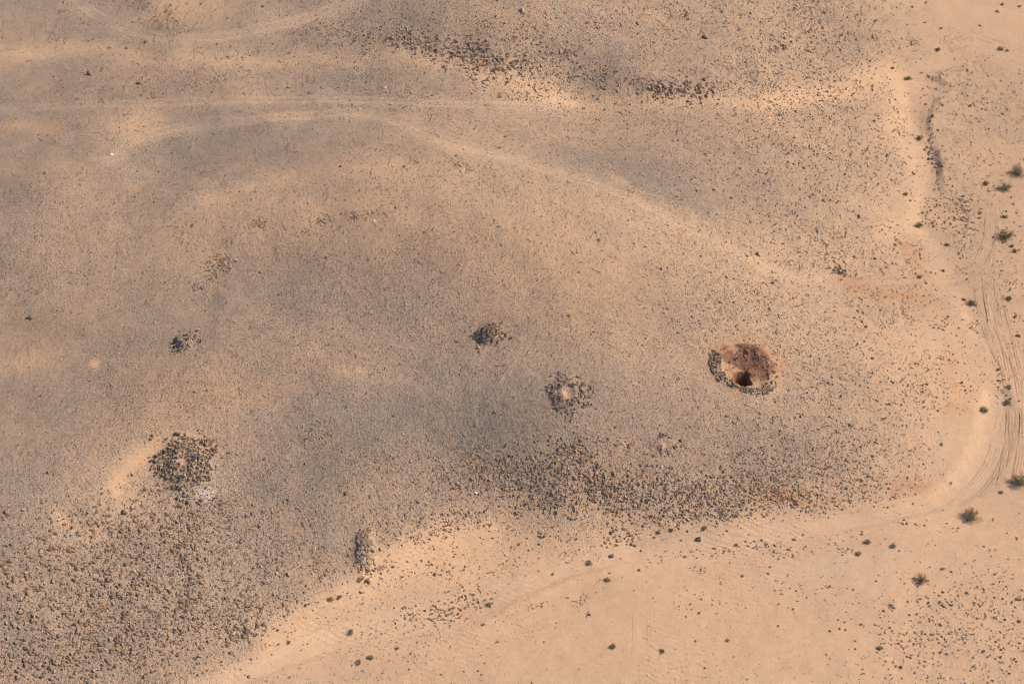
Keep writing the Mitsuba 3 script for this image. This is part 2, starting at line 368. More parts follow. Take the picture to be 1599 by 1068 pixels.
# ------------------------------------------------------------------ ground: one sheet, fine where the photograph looks, coarse to the horizon
def axis(lo, hi, fine, spots, far):
    out = [lo]
    while out[-1] < hi:
        st = fine(out[-1])
        for c, half, s in spots:
            if abs(out[-1] - c) < half:
                st = min(st, s)
        out.append(out[-1] + st)
    a, b, st = [], [], 1.5
    p, q = out[0], out[-1]
    while st < far:
        st *= 1.45
        p, q = p - st, q + st
        a.append(p)
        b.append(q)
    return np.array(a[::-1] + out + b)


gx_ = axis(-112, 112, lambda v: .36, [(hole[0], 2.2, .13)] + [(cairn_at[k][0], 3.5, .24) for k in ('big_ring', 'ring', 'heap')], 1400)
gy_ = axis(74, 268, lambda v: .30 + .25 * max(0, v - 110) / 150, [(hole[1], 2.2, .13)], 1400)
GX, GY = np.meshgrid(gx_, gy_)
inside = np.clip(np.maximum(np.maximum(X0 + 20 - GX, GX + X0 + 20), np.maximum(Y0 + 20 - GY, GY - 360)) / 60, 0, 1)
GZ = height(GX, GY) * (1 - inside) + inside * (4 + 12 * f2(GX, GY, 260, 3, 5))
# run-off pebbling of the surface itself
GZ += (.02 + .07 * m_(gravel, GX, GY)) * f2(GX, GY, .8, 2, 6) * (1 - inside)
nx, ny = len(gx_), len(gy_)
idx = np.arange(nx * ny).reshape(ny, nx)
quads = np.stack([idx[:-1, :-1], idx[:-1, 1:], idx[1:, 1:], idx[1:, :-1]], -1).reshape(-1, 4)
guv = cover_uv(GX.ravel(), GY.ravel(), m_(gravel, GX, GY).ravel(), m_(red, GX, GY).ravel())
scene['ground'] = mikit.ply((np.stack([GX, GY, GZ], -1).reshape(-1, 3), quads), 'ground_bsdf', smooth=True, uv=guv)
labels['ground'] = {'label': 'sandy desert ground with grey gravel slopes, a low hill and a wadi', 'kind': 'structure'}


def ground_z(x, y):
    i = np.clip(np.searchsorted(gx_, x) - 1, 0, nx - 2)
    j = np.clip(np.searchsorted(gy_, y) - 1, 0, ny - 2)
    u, v = (x - gx_[i]) / (gx_[i + 1] - gx_[i]), (y - gy_[j]) / (gy_[j + 1] - gy_[j])
    return (GZ[j, i] * (1 - u) + GZ[j, i + 1] * u) * (1 - v) + (GZ[j + 1, i] * (1 - u) + GZ[j + 1, i + 1] * u) * v


# ------------------------------------------------------------------ wheel ruts: pressed strips with little berms
PROFILE = np.array([(-.42, -.06), (-.24, .085), (-.11, .010), (.11, .010), (.24, .085), (.42, -.06)])


def rut(pix, offset, depth=1.0, tint=.0):
    c = smooth_line(line(*pix), .7)
    t = np.gradient(c, axis=0)
    t /= np.linalg.norm(t, axis=1, keepdims=True) + 1e-9
    nrm = np.stack([-t[:, 1], t[:, 0]], 1)
    wob = .5 * f2(c[:, 0], c[:, 1], 6, 3, 51)
    fade = np.clip(np.minimum(np.arange(len(c)), len(c) - 1 - np.arange(len(c))) / 8, 0, 1)
    broken = sstep(-.22, -.02, f2(c[:, 0], c[:, 1], 5, 2, 52))
    p = c[:, None] + nrm[:, None] * (offset + wob[:, None] + PROFILE[None, :, 0])[..., None]
    z = ground_z(p[..., 0], p[..., 1]) + PROFILE[None, :, 1] * depth * (.3 + .7 * broken[:, None]) - .06 * (1 - fade)[:, None] - .03 * (1 - broken)[:, None]
    v = np.concatenate([p, z[..., None]], -1).reshape(-1, 3)
    k = len(PROFILE)
    ii = np.arange(len(c) * k).reshape(-1, k)
    f = np.stack([ii[:-1, :-1], ii[1:, :-1], ii[1:, 1:], ii[:-1, 1:]], -1).reshape(-1, 4)
    uv = cover_uv(v[:, 0], v[:, 1], np.clip(m_(gravel, v[:, 0], v[:, 1]) * (.76 if depth < .85 else .75) + 2.2 * tint, 0, 1), m_(red, v[:, 0], v[:, 1]))
    return v, f, uv


def wheel_track(pix, depth=1.0, tint=.0, label=''):
    parts = [rut(pix, o, depth, tint) for o in (-.8, .8)]
    n = len(parts[0][0])
    key = numbered('wheel_track')
    scene[key] = mikit.ply((np.vstack([a[0] for a in parts]), np.vstack([parts[0][1], parts[1][1] + n])), 'ground_bsdf', smooth=True, uv=np.vstack([a[2] for a in parts]))
    labels[key] = {'label': label, 'kind': 'structure'}


taken = {}


def numbered(name):
    n = taken.get(name, -1) + 1
    taken[name] = n
    return name if n == 0 else f'{name}_{n:03d}'


for pix, dep, tint, lab in (
        (TRACKS['a'][0], .8, .0, 'worn double wheel track curving through the grey basin top left'),
        (TRACKS['b'][0], .5, .0, 'faint straight wheel track across the far left gravel'),
        (TRACKS['c'][0], .7, .0, 'pale wheel track climbing from the left basin over the hill'),
        (TRACKS['d'][0], .4, .0, 'wheel track running down the sandy crest of the hill'),
        (TRACKS['e'][0], 1.1, .06, 'sharp double wheel track bending left beside the big bush'),
        (((1545, 425), (1549, 470), (1556, 510), (1568, 550), (1580, 600), (1585, 660), (1578, 720), (1566, 780)), 1.1, .06, 'deep wheel track running down the right edge of the wadi'),
        (((1532, 440), (1540, 490), (1553, 530), (1572, 570), (1590, 610), (1600, 650)), 1.0, .05, 'wheel track fanning out toward the right edge'),
        (((1560, 470), (1552, 500), (1556, 540), (1580, 580), (1600, 595)), .9, .05, 'crossing wheel track below the fork in the wadi'),
        (((1580, 640), (1570, 700), (1545, 745), (1500, 785), (1440, 812), (1360, 815)), .8, .04, 'wheel track turning left round the foot of the hill'),
        (((1560, 660), (1556, 710), (1535, 750), (1505, 775)), .7, .04, 'short wheel track inside the bend round the hill foot'),
        (((1480, 36), (1530, 58), (1599, 78)), .8, .03, 'wheel track in the far right corner of the plain'),
        (((1600, 410), (1560, 418), (1515, 432), (1480, 440)), .8, .03, 'wheel track joining the fork from the right edge'),
        (((1552, 440), (1566, 500), (1580, 560), (1592, 620)), 1.0, .05, 'wheel track beside the deep one along the right edge'),
        (((1592, 560), (1588, 640), (1590, 700), (1580, 760)), .9, .05, 'outermost wheel track at the right edge'),
        (((1572, 640), (1562, 690), (1548, 730), (1520, 765), (1470, 795)), .9, .05, 'middle wheel track in the bend round the hill foot'),
        (((1000, 905), (1003, 960), (1003, 1010), (1006, 1068)), .35, .02, 'short straight wheel track on the bare sand in front')):
    wheel_track(pix, dep, tint, lab)

# ------------------------------------------------------------------ stones
def make_rock(seed, n=9):
    r = np.random.default_rng(seed)
    p = r.normal(size=(n + 6, 3))
    p /= np.linalg.norm(p, axis=1, keepdims=True)
    p *= r.uniform(.75, 1.12, (len(p), 1)) * [1, r.uniform(.65, .95), r.uniform(.75, 1.1)]
    p[:, 2] = np.where(p[:, 2] < -.35, -.35, p[:, 2])
    h = trimesh.convex.convex_hull(p)
    return np.array(h.vertices), np.array(h.faces)


ROCKS = [make_rock(s) for s in range(16)]
BIG = [make_rock(100 + s, 14) for s in range(12)]
a5 = np.arange(5) * 2 * np.pi / 5
PEBBLES = []
for s in range(10):
    r = np.random.default_rng(200 + s)
    b = np.stack([np.cos(a5 + r.uniform(-.3, .3, 5)) * r.uniform(.7, 1.1, 5), np.sin(a5 + r.uniform(-.3, .3, 5)) * r.uniform(.6, 1, 5), np.full(5, -.25)], 1)
    PEBBLES.append((np.vstack([b, [[r.uniform(-.4, .4), r.uniform(-.4, .4), r.uniform(.7, 1.2)]]]), np.array([[k, (k + 1) % 5, 5] for k in range(5)])))


def stones_mesh(x, y, z, size, kinds, r, tone=None):
    """One mesh of a stone per point: radius size, one of kinds, turned at random, a third in the ground."""
    which = r.integers(0, len(kinds), len(x))
    turn, tone = r.uniform(0, 2 * np.pi, len(x)), r.uniform(0, 1, len(x)) if tone is None else tone
    odd = r.uniform(0, 1, len(x))
    sc = size[:, None] * r.uniform(.8, 1.2, (len(x), 3)) * [1, 1, .95]
    vs, fs, uvs, n = [], [], [], 0
    for k, (v, f) in enumerate(kinds):
        m = np.nonzero(which == k)[0]
        if not len(m):
            continue
        q = v[None] * sc[m][:, None]
        c, s = np.cos(turn[m])[:, None], np.sin(turn[m])[:, None]
        q = np.stack([q[..., 0] * c - q[..., 1] * s + x[m][:, None], q[..., 0] * s + q[..., 1] * c + y[m][:, None], q[..., 2] + z[m][:, None]], -1)
        vs.append(q.reshape(-1, 3))
        fs.append((f[None] + (np.arange(len(m)) * len(v))[:, None, None] + n).reshape(-1, 3))
        uvs.append(np.repeat(np.stack([tone[m], odd[m]], 1), len(v), 0))
        n += len(m) * len(v)
    return np.vstack(vs), np.vstack(fs), np.vstack(uvs)


def scatter(density, most, r):
    """Points with density(x, y) per square metre, at most "most", over the ground in the photograph and a margin round it."""
    y = r.uniform(82, 262, int(180 * 226 * most))
    x = r.uniform(-113, 113, len(y))
    keep = (np.abs(x) < 22 + .40 * y) & (r.uniform(0, most, len(y)) < density(x, y))
    return x[keep], y[keep]


r = np.random.default_rng(11)
px_, py_ = scatter(lambda x, y: 12.5 * m_(pebble, x, y), 14.0, r)
ps = .088 * np.exp(r.normal(0, .38, len(px_))) * (1 + .45 * sstep(10, 60, px_)) * (.9 + .3 * sstep(130, 230, py_))
v, f, uv = stones_mesh(px_, py_, ground_z(px_, py_), ps, PEBBLES, r, r.uniform(0, 1, len(px_)) ** 1.7)
scene['pebbles'] = mikit.ply((v, f), 'stone_bsdf', uv=uv)
labels['pebbles'] = {'label': 'small dark pebbles strewn over the gravel slopes and sand', 'kind': 'stuff', 'category': 'pebbles'}
NPEB = len(px_)

# rock bands, ledges and clusters that stand out: ovals (photo x, y, half axes in photo px, turn in degrees, number, radius in metres)
CLUSTERS = [
    (660, 70, 45, 7, 12, 140, .22, .5), (730, 88, 40, 9, 14, 200, .24, .6), (780, 100, 35, 9, 10, 150, .22, .55), (630, 62, 18, 5, 0, 40, .3, .6), (500, 55, 40, 8, -8, 120, .16, .4), (560, 56, 35, 6, 0, 80, .18, .4),
    (860, 100, 50, 22, 5, 420, .16, .45), (885, 82, 12, 4, 0, 30, .25, .5), (820, 55, 30, 12, -10, 150, .14, .35), (760, 38, 20, 5, 0, 40, .2, .4), (940, 125, 40, 10, 5, 160, .16, .38), (1035, 142, 14, 6, 0, 45, .35, .75), (1060, 140, 16, 6, 0, 35, .3, .65),
    (1085, 140, 14, 6, 0, 40, .35, .7), (1108, 135, 10, 5, 0, 22, .35, .7), (1000, 136, 25, 8, 0, 60, .2, .4), (1160, 132, 28, 8, -10, 90, .18, .4), (820, 150, 35, 8, 0, 120, .12, .28), (1080, 110, 70, 4, -20, 80, .14, .3), (1150, 102, 20, 3, -8, 40, .16, .3),
    (1070, 24, 8, 4, 0, 18, .25, .6), (1040, 10, 8, 3, 30, 14, .2, .5), (940, 42, 18, 4, 0, 50, .14, .3), (1215, 74, 15, 3, -25, 26, .28, .55), (1255, 15, 24, 9, 0, 170, .14, .34), (1330, 62, 45, 4, -6, 100, .13, .3), (1427, 66, 12, 4, 0, 30, .18, .36),
    (1492, 65, 17, 8, 10, 150, .10, .24), (1456, 123, 13, 3, 25, 26, .18, .38), (1453, 224, 5, 9, 0, 30, .22, .48), (1460, 245, 4, 14, -20, 46, .22, .5), (1465, 270, 3, 14, 0, 36, .22, .5), (1405, 190, 12, 14, 0, 70, .12, .3), (1413, 208, 8, 5, 30, 24, .18, .36), (1505, 103, 45, 6, -20, 90, .12, .3),
    (1390, 144, 6, 4, 0, 20, .12, .25), (1280, 165, 60, 12, 0, 150, .12, .34), (1218, 178, 9, 5, 0, 26, .2, .4), (105, 12, 22, 7, -15, 40, .14, .34), (90, 60, 12, 4, -25, 22, .2, .4), (328, 130, 32, 3, -10, 50, .16, .38), (90, 138, 14, 5, -40, 45, .16, .36), (245, 151, 14, 4, -10, 22, .2, .45),
    (155, 158, 14, 4, 0, 20, .18, .4), (235, 128, 90, 10, 0, 280, .12, .28), (265, 36, 22, 10, 0, 190, .12, .36), (215, 3, 20, 6, 10, 60, .14, .34), (207, 188, 20, 12, 0, 70, .12, .26), (60, 218, 14, 8, 0, 26, .12, .3), (270, 218, 10, 4, 0, 20, .12, .3), (380, 88, 25, 4, -8, 40, .16, .34), (440, 118, 50, 10, 0, 130, .14, .3),
    (560, 125, 60, 8, 0, 120, .14, .32), (585, 144, 12, 4, 0, 20, .22, .45), (640, 148, 35, 6, 0, 80, .16, .34), (550, 166, 12, 4, 0, 14, .2, .45), (630, 170, 14, 5, 0, 22, .16, .32), (750, 128, 18, 5, 0, 24, .2, .4), (568, 87, 6, 4, 0, 8, .25, .45), (646, 254, 9, 7, 0, 34, .18, .38), (712, 257, 14, 5, 0, 34, .16, .36), (730, 262, 10, 5, 0, 24, .16, .32),
    (725, 205, 30, 7, 0, 70, .12, .26), (455, 232, 10, 4, 20, 16, .14, .3), (50, 300, 30, 12, 0, 110, .12, .28), (62, 302, 7, 7, 0, 28, .16, .34), (235, 308, 18, 6, 0, 24, .14, .34), (345, 410, 13, 13, 0, 110, .15, .36), (350, 414, 8, 6, 0, 30, .22, .46), (330, 425, 12, 12, 0, 60, .14, .32), (309, 447, 8, 6, 0, 26, .2, .42), (285, 375, 9, 12, -40, 50, .12, .26),
    (60, 362, 12, 6, -20, 26, .12, .28), (15, 455, 12, 6, -10, 26, .14, .3), (50, 457, 10, 4, -20, 22, .14, .3), (404, 349, 9, 4, -15, 46, .16, .34), (503, 347, 14, 4, -30, 60, .14, .3), (478, 362, 10, 3, -10, 26, .14, .3), (553, 337, 6, 4, 10, 36, .18, .4), (590, 328, 26, 3, -30, 46, .14, .34), (440, 400, 30, 10, 0, 90, .1, .2), (700, 320, 30, 3, -12, 24, .12, .26),
    (1125, 450, 40, 18, 10, 110, .1, .2), (1190, 470, 30, 25, 0, 120, .12, .24), (1265, 390, 30, 20, 0, 90, .12, .26), (1503, 318, 12, 9, 0, 60, .2, .42), (1508, 340, 9, 10, 0, 40, .2, .42), (1485, 340, 10, 6, 0, 24, .2, .36), (1448, 333, 4, 8, 0, 18, .25, .45), (1462, 351, 12, 5, 20, 30, .22, .42), (1503, 395, 8, 14, 0, 40, .16, .34), (1520, 360, 8, 8, 0, 18, .14, .3),
    (1412, 488, 5, 7, 0, 18, .2, .36), (1340, 485, 6, 4, 30, 12, .2, .34), (1519, 510, 9, 5, -20, 20, .2, .34), (1474, 510, 9, 5, 0, 20, .18, .36), (1390, 504, 8, 8, 0, 18, .16, .3), (1440, 395, 14, 10, 0, 30, .12, .24), (1575, 440, 12, 18, 0, 36, .16, .3), (1558, 590, 6, 14, 0, 30, .18, .34),
    (264, 700, 8, 8, 0, 26, .16, .32), (235, 770, 20, 10, 10, 70, .12, .26), (340, 785, 25, 14, 0, 120, .13, .26), (490, 665, 16, 10, -35, 50, .12, .26), (505, 690, 25, 10, 15, 80, .12, .28), (475, 690, 5, 7, 0, 16, .18, .34), (590, 715, 40, 8, -10, 70, .14, .3), (450, 640, 20, 6, -25, 50, .1, .24),
    (895, 695, 20, 11, 10, 60, .22, .45), (890, 712, 24, 10, 0, 55, .2, .4), (930, 745, 22, 10, 30, 70, .22, .48), (935, 757, 14, 6, 0, 20, .3, .5), (880, 740, 50, 14, 10, 180, .16, .36), (830, 745, 50, 16, 10, 150, .15, .34), (760, 720, 40, 14, 10, 130, .15, .36), (770, 750, 45, 14, 0, 170, .16, .38), (690, 745, 40, 18, 0, 130, .14, .32),
    (985, 770, 60, 14, 8, 230, .18, .42), (900, 780, 60, 12, 0, 180, .18, .42), (1080, 760, 60, 16, 10, 240, .16, .38), (1110, 790, 60, 12, 0, 220, .16, .36), (1150, 755, 50, 14, 0, 170, .15, .34), (1230, 740, 50, 22, 0, 240, .14, .32), (1230, 775, 45, 7, 0, 150, .15, .34), (1330, 740, 50, 20, 0, 190, .12, .3), (1330, 690, 50, 18, 0, 190, .12, .28), (1440, 610, 30, 25, 0, 110, .12, .26),
    (1040, 810, 70, 6, -4, 150, .16, .34), (1140, 805, 50, 5, -4, 110, .15, .3), (1280, 792, 30, 5, 0, 40, .16, .34), (1380, 775, 40, 12, 0, 70, .12, .28), (980, 690, 60, 10, 5, 90, .14, .3), (1170, 705, 40, 8, 10, 60, .14, .28),
    (567, 860, 11, 24, 0, 130, .16, .38), (569, 850, 6, 8, 0, 34, .34, .66), (571, 872, 7, 10, 0, 50, .26, .5), (566, 838, 6, 5, 0, 24, .26, .5), (575, 885, 14, 9, 0, 70, .15, .32), (600, 830, 26, 20, 0, 130, .12, .28), (690, 825, 40, 10, -15, 160, .13, .28), (640, 815, 30, 14, 0, 130, .12, .28), (500, 880, 16, 16, 30, 60, .12, .28), (515, 895, 10, 7, 20, 40, .14, .28), (740, 808, 40, 7, 0, 90, .14, .3),
    (700, 950, 42, 13, -20, 130, .14, .32), (690, 962, 20, 8, -10, 50, .18, .36), (640, 952, 8, 8, 50, 22, .16, .3), (745, 935, 20, 9, 10, 40, .16, .32), (600, 985, 50, 14, 0, 130, .1, .22), (560, 1010, 60, 14, 0, 90, .08, .18), (720, 895, 50, 14, 0, 80, .1, .24), (790, 880, 25, 12, 0, 70, .1, .22), (690, 890, 20, 7, 0, 30, .14, .3), (600, 890, 8, 4, 0, 16, .16, .28),
    (985, 838, 10, 8, 30, 26, .2, .42), (955, 843, 10, 5, 0, 20, .22, .4), (846, 838, 4, 4, 0, 10, .25, .45), (870, 830, 60, 25, 0, 170, .1, .28), (900, 860, 22, 10, 0, 36, .12, .26), (905, 938, 16, 5, -30, 26, .14, .26), (835, 946, 14, 4, -15, 14, .16, .28), (918, 958, 3, 4, 0, 10, .16, .28), (1090, 891, 10, 3, 10, 12, .16, .28), (1050, 865, 50, 6, -10, 40, .12, .26), (1130, 860, 30, 6, -10, 36, .12, .28),
    (1190, 847, 12, 4, 10, 18, .2, .36), (1125, 918, 3, 8, 0, 8, .14, .24), (1095, 930, 25, 5, 10, 14, .15, .28), (1060, 945, 10, 6, 10, 12, .14, .26), (830, 975, 50, 25, 0, 110, .07, .15), (1220, 860, 26, 8, 0, 44, .14, .28), (1315, 857, 18, 4, 10, 30, .13, .26), (1252, 930, 30, 8, 12, 16, .16, .28), (1290, 917, 14, 4, 0, 12, .16, .3), (1420, 817, 13, 3, 10, 10, .2, .34), (1480, 830, 30, 6, -25, 14, .14, .28),
    (1470, 960, 70, 40, 20, 200, .13, .30), (1520, 920, 60, 25, -10, 150, .12, .30), (1430, 1010, 60, 28, 0, 150, .13, .30), (1540, 1000, 60, 40, 0, 170, .12, .28), (1385, 960, 18, 20, 0, 34, .14, .28), (1475, 940, 8, 4, 0, 14, .22, .36), (1500, 1000, 16, 5, -20, 14, .22, .36), (1420, 1000, 25, 8, 10, 30, .18, .32), (1230, 1040, 60, 14, 0, 50, .07, .16), (1080, 1045, 80, 14, 0, 70, .07, .16),
    (150, 870, 150, 40, 0, 420, .13, .32), (100, 930, 110, 50, 0, 420, .14, .36), (250, 930, 80, 40, 0, 300, .13, .34), (60, 1020, 80, 30, 0, 220, .14, .36), (200, 1010, 90, 26, -10, 260, .13, .32), (290, 880, 14, 30, 0, 90, .14, .34), (298, 934, 10, 5, 0, 18, .22, .4), (330, 970, 60, 22, -20, 180, .12, .3), (380, 990, 25, 8, -15, 40, .16, .36),
    (220, 820, 110, 25, 0, 260, .12, .28), (300, 820, 40, 25, 0, 160, .12, .28), (420, 850, 60, 30, 0, 200, .1, .22), (160, 1000, 30, 10, 20, 40, .16, .36), (420, 940, 40, 20, -25, 150, .1, .24), (380, 760, 40, 20, 0, 130, .1, .22)]
r = np.random.default_rng(12)
rx_, ry_ = scatter(lambda x, y: 2.9 * m_(rock, x, y), 8.0, r)
RX, RY, RS, RB = [rx_], [ry_], [.115 * np.exp(r.normal(0, .42, len(rx_)))], [np.zeros(len(rx_))]
for px, py, a, b, tn, n, s0, s1 in CLUSTERS:
    low = px < 480 and py > 800
    n = int(n * (1.35 if py < 160 or (690 < py < 800 and 650 < px < 1350) else 1.5 if low else .62 if px > 1380 and py > 880 else .95))
    q = r.normal(0, .62, (n, 2)) * [a * 1.25, b * (1.7 if py > 160 else 2.3)]
    c, s = math.cos(math.radians(tn)), math.sin(math.radians(tn))
    x, y = at(px + q[:, 0] * c - q[:, 1] * s, py + q[:, 0] * s + q[:, 1] * c)
    RX.append(x), RY.append(y)
    RS.append((.98 if low else .72 if py > 160 else .74) * (s0 + (s1 - s0) * r.uniform(0, 1, n) ** 2.6))
    RB.append(np.zeros(n))
# boulders that stand alone: photo x, y, radius, label
LONE = [
    (1092, 839, .62, 'large dark boulder lying alone on the sand at the hill foot'), (1030, 830, .5, 'grey boulder at the sand edge, left of a green shrub'), (955, 865, .42, 'two-toned grey boulder on the rippled sand below the rocks'), (1003, 856, .3, 'pale upright stone on the sand edge below the rocky band'),
    (862, 728, .5, 'pointed dark boulder left of the rocky band'), (140, 117, .7, 'black boulder alone on the far left gravel'), (227, 67, .6, 'dark boulder beside the far left wheel track'), (217, 131, .62, 'black boulder among pebbles on the far left terrace'), (172, 75, .5, 'dark rock in the left basin, under the far track'),
    (198, 76, .45, 'dark rock right of another in the far left basin'), (48, 496, .62, 'dark boulder with a pale side on the left slope'), (1103, 470, .4, 'dark boulder with a sunlit top on the orange slope'), (611, 164, .55, 'pale topped boulder on the flat beyond the hill crest'), (551, 165, .5, 'pale boulder left of the others beyond the hill crest'),
    (562, 172, .45, 'grey boulder in front of a pale one beyond the crest'), (503, 138, .45, 'dark boulder beyond the crest, at the tip of a stone spread'), (450, 138, .45, 'dark boulder left end of the far stone spread'), (600, 138, .5, 'pale cream boulder among dark stones beyond the crest'), (605, 145, .45, 'pale cream boulder, lower of the pair beyond the crest'),
    (207, 741, .32, 'reddish stone on the brown left slope'), (84, 740, .34, 'reddish brown stone low on the left slope'), (227, 764, .36, 'dark boulder left below the big ring cairn'), (33, 936, .4, 'pale boulder in the stony lower left corner'), (131, 888, .42, 'smooth grey boulder in the stony lower left slope'),
    (234, 854, .42, 'flat grey boulder in the lower left stone field'), (285, 866, .5, 'dark boulder at the top of the lower left gully'), (192, 932, .42, 'long grey boulder in the middle of the lower left slope'), (208, 1013, .5, 'dark hollowed boulder near the bottom left edge'), (303, 966, .36, 'rusty orange stone near the lower left gully'),
    (365, 999, .5, 'dark angular boulder at the sand margin, lower left'), (443, 945, .36, 'reddish boulder on the sand margin left of two shrubs'), (403, 978, .5, 'smooth brown boulder at the edge of the lower sand'), (680, 897, .36, 'dark boulder on the sand tongue below the rocky slope'), (566, 856, .62, 'biggest black boulder in the dark outcrop'),
    (1362, 560, .4, 'flat slaty boulder on the right flank of the hill'), (1441, 602, .32, 'grey flat stone on the right flank near red smudges'), (1443, 636, .32, 'reddish brown stone on the right flank of the hill'), (1470, 694, .4, 'long dark stone on the sandy right flank'), (1228, 337, .42, 'dark boulder on the far gravel rise'),
    (1286, 314, .36, 'dark boulder on the far gravel rise, nearer the channel'), (1280, 117, .4, 'black boulder on the sand below the far ledge'), (1287, 20, .6, 'blue-grey boulder in the far stone cluster'), (1424, 12, .4, 'grey boulder on the far plain'), (1160, 899, .3, 'stone with pale top alone on the open sand'),
    (1241, 840, .36, 'dark reddish stone on the sand near the right shrubs'), (1255, 832, .3, 'stone with a pale flank on the sand near the right shrubs'), (1591, 935, .5, 'dark boulder at the lower right edge'), (1407, 1042, .36, 'dark boulder in the lower right stone field'), (1468, 1018, .36, 'long dark stone in the lower right stone field'),
    (1388, 763, .36, 'dark boulder at the lower right corner of the hill'), (1322, 762, .38, 'dark stone on the rim of the lower right hill foot'), (1473, 422, .34, 'dark stone on the sand beside the wheel tracks'), (1463, 320, .4, 'dark stone under the end of the channel bank'), (1200, 895, .3, 'dark red stone on the open sand'), (1239, 951, .26, 'black stone alone on the front sand')]
WHITE = [(174, 241.5, .3, 'small bright white block on the grey left basin'), (1074, 366.5, .22, 'tiny bright white stone by the crest wheel track'), (584, 345, .22, 'pale whitish stone on the slope under the hill crest'), (743, 770, .24, 'whitish stone at the upper left of the rocky band')]
lx_, ly_ = at(np.array([q[0] for q in LONE], float), np.array([q[1] for q in LONE], float))
RX, RY, RS = np.concatenate(RX), np.concatenate(RY), np.concatenate(RS)
RZ = ground_z(RX, RY)
qx, qy, qs = to_photo(RX, RY, RZ)
shown = (qx > 4) & (qx < PW - 4) & (qy > 4) & (qy < PH - 4)
order = np.argsort(-np.where(shown, RS * qs, 0))
top = order[:300 - len(LONE)]
rest = np.setdiff1d(np.arange(len(RX)), top)
v, f, uv = stones_mesh(RX[rest], RY[rest], RZ[rest], RS[rest], ROCKS, r, np.where((qx[rest] < 480) & (qy[rest] > 780), r.uniform(0, .75, len(rest)), r.uniform(.04, .9, len(rest))))
scene['loose_stones'] = mikit.ply((v, f), 'stone_bsdf', uv=uv)
labels['loose_stones'] = {'label': 'angular dark stones scattered in bands and clusters over slopes and sand', 'kind': 'stuff', 'category': 'stones'}


def region(x, y):
    if y < 170 and x < 1235:
        if x < 420:
            return 'dark rock on the stony terrace in the far left', 'rocks of the far left terrace'
        if x < 1000 and y < 122:
            return 'dark rock on the left half of the long far ledge', 'rocks of the far ledge, left half'
        if y < 118:
            return 'dark rock on the far gravel above the ledge', 'rocks above the far ledge'
        if x < 800:
            return 'rock scattered between far ledge and hill crest', 'rocks beyond the crest'
        return 'dark rock on the right half of the long far ledge', 'rocks of the far ledge, right half'
    if x > 1180 and y < 300:
        return ('dark rock of the row along the eroded channel bank', 'rocks along the channel bank') if x > 1435 else ('dark rock on the far right gravel plain', 'rocks on the far right plain')
    if y < 480 and x < 1000:
        return ('rock of the small dark outcrop on the upper left slope', 'rocks of the upper left outcrop') if x < 480 else ('rock in the broken row along the hill crest', 'rocks along the hill crest')
    if x > 1400 and y < 700:
        return 'grey rock beside the sandy channel and wheel tracks', 'rocks beside the right channel'
    if y < 660:
        return 'dark rock on the orange gravel slope of the hill', 'rocks on the hill slope'
    if x > 1340 and y > 860:
        return 'dark rock in the stone field in the lower right corner', 'rocks of the lower right stone field'
    if x < 480:
        return 'brown rock on the stony slope in the lower left', 'rocks of the lower left slope'
    if x < 640 and y > 800:
        return 'black rock of the dark outcrop at the hill foot', 'rocks of the dark outcrop'
    if y < 824 and x > 640:
        return 'dark rock in the rocky band along the hill foot', 'rocks of the band at the hill foot'
    return 'rock lying on the open sand below the hill', 'rocks on the front sand'


def one_stone(name, x, y, size, label, group, seed, white=False, odd=None, tone=None):
    rr = np.random.default_rng(seed)
    z = float(ground_z(np.array([x]), np.array([y]))[0])
    v, f, uv = stones_mesh(np.array([x]), np.array([y]), np.array([z]), np.array([size]), BIG, rr, rr.uniform(0, .7, 1) if tone is None else np.array([tone]))
    key = numbered(name)
    uv[:, 1] = uv[:, 1] * .9 if odd is None else odd
    scene[key] = mikit.ply((v, f), 'white_bsdf' if white else 'stone_bsdf', uv=uv)
    labels[key] = {'label': label, 'category': 'rock'}
    if group:
        labels[key]['group'] = group


scene['white_bsdf'] = {'type': 'diffuse', 'reflectance': mikit.proc(lambda p, n, uv: mi.Color3f(.78, .76, .72) * (.85 + .3 * mikit.noise(p.x * 9, p.y * 9, p.z * 9)))}
for i, (q, x, y) in enumerate(zip(LONE, lx_, ly_)):
    odd = .95 if ('red' in q[3] or 'rust' in q[3]) else .995 if ('pale' in q[3].split(' with')[0]) else .5
    one_stone('boulder', float(x), float(y), q[2] * .8, q[3], None, 3000 + i, odd=odd)
spots = [region(qx[k], qy[k]) for k in top]
for i, k in enumerate(top):
    lab, grp = spots[i]
    xs = np.sort([qx[k2] for k2, g in zip(top, spots) if g[1] == grp])
    big = np.median([RS[k2] for k2, g in zip(top, spots) if g[1] == grp]) < RS[k]
    fifth = min(4, int(5 * np.searchsorted(xs, qx[k]) / len(xs)))
    upper = qy[k] < np.median([qy[k2] for k2, g in zip(top, spots) if g[1] == grp])
    tone = np.random.default_rng(4000 + i).uniform(0, .8)
    lab = ('large ' if big else 'middling ') + ('dark ' if tone < .27 else 'grey-brown ' if tone < .54 else 'light brown ') + lab[lab.index('rock'):]
    if len(xs) > 5:
        part = ('upper ' if upper else 'lower ') + ('far left', 'left', 'middle', 'right', 'far right')[fifth]
        lab, grp = f'{lab}, {part}', f'{grp}, {part}'
    one_stone('rock', float(RX[k]), float(RY[k]), float(RS[k]), lab, f"{grp}, {lab.split(' rock')[0]}", 4000 + i, tone=tone)
for i, q in enumerate(WHITE):
    x, y = at(np.array(float(q[0])), np.array(float(q[1])))
    one_stone('white_stone', float(x), float(y), q[2], q[3], None, 3900 + i, white=True)


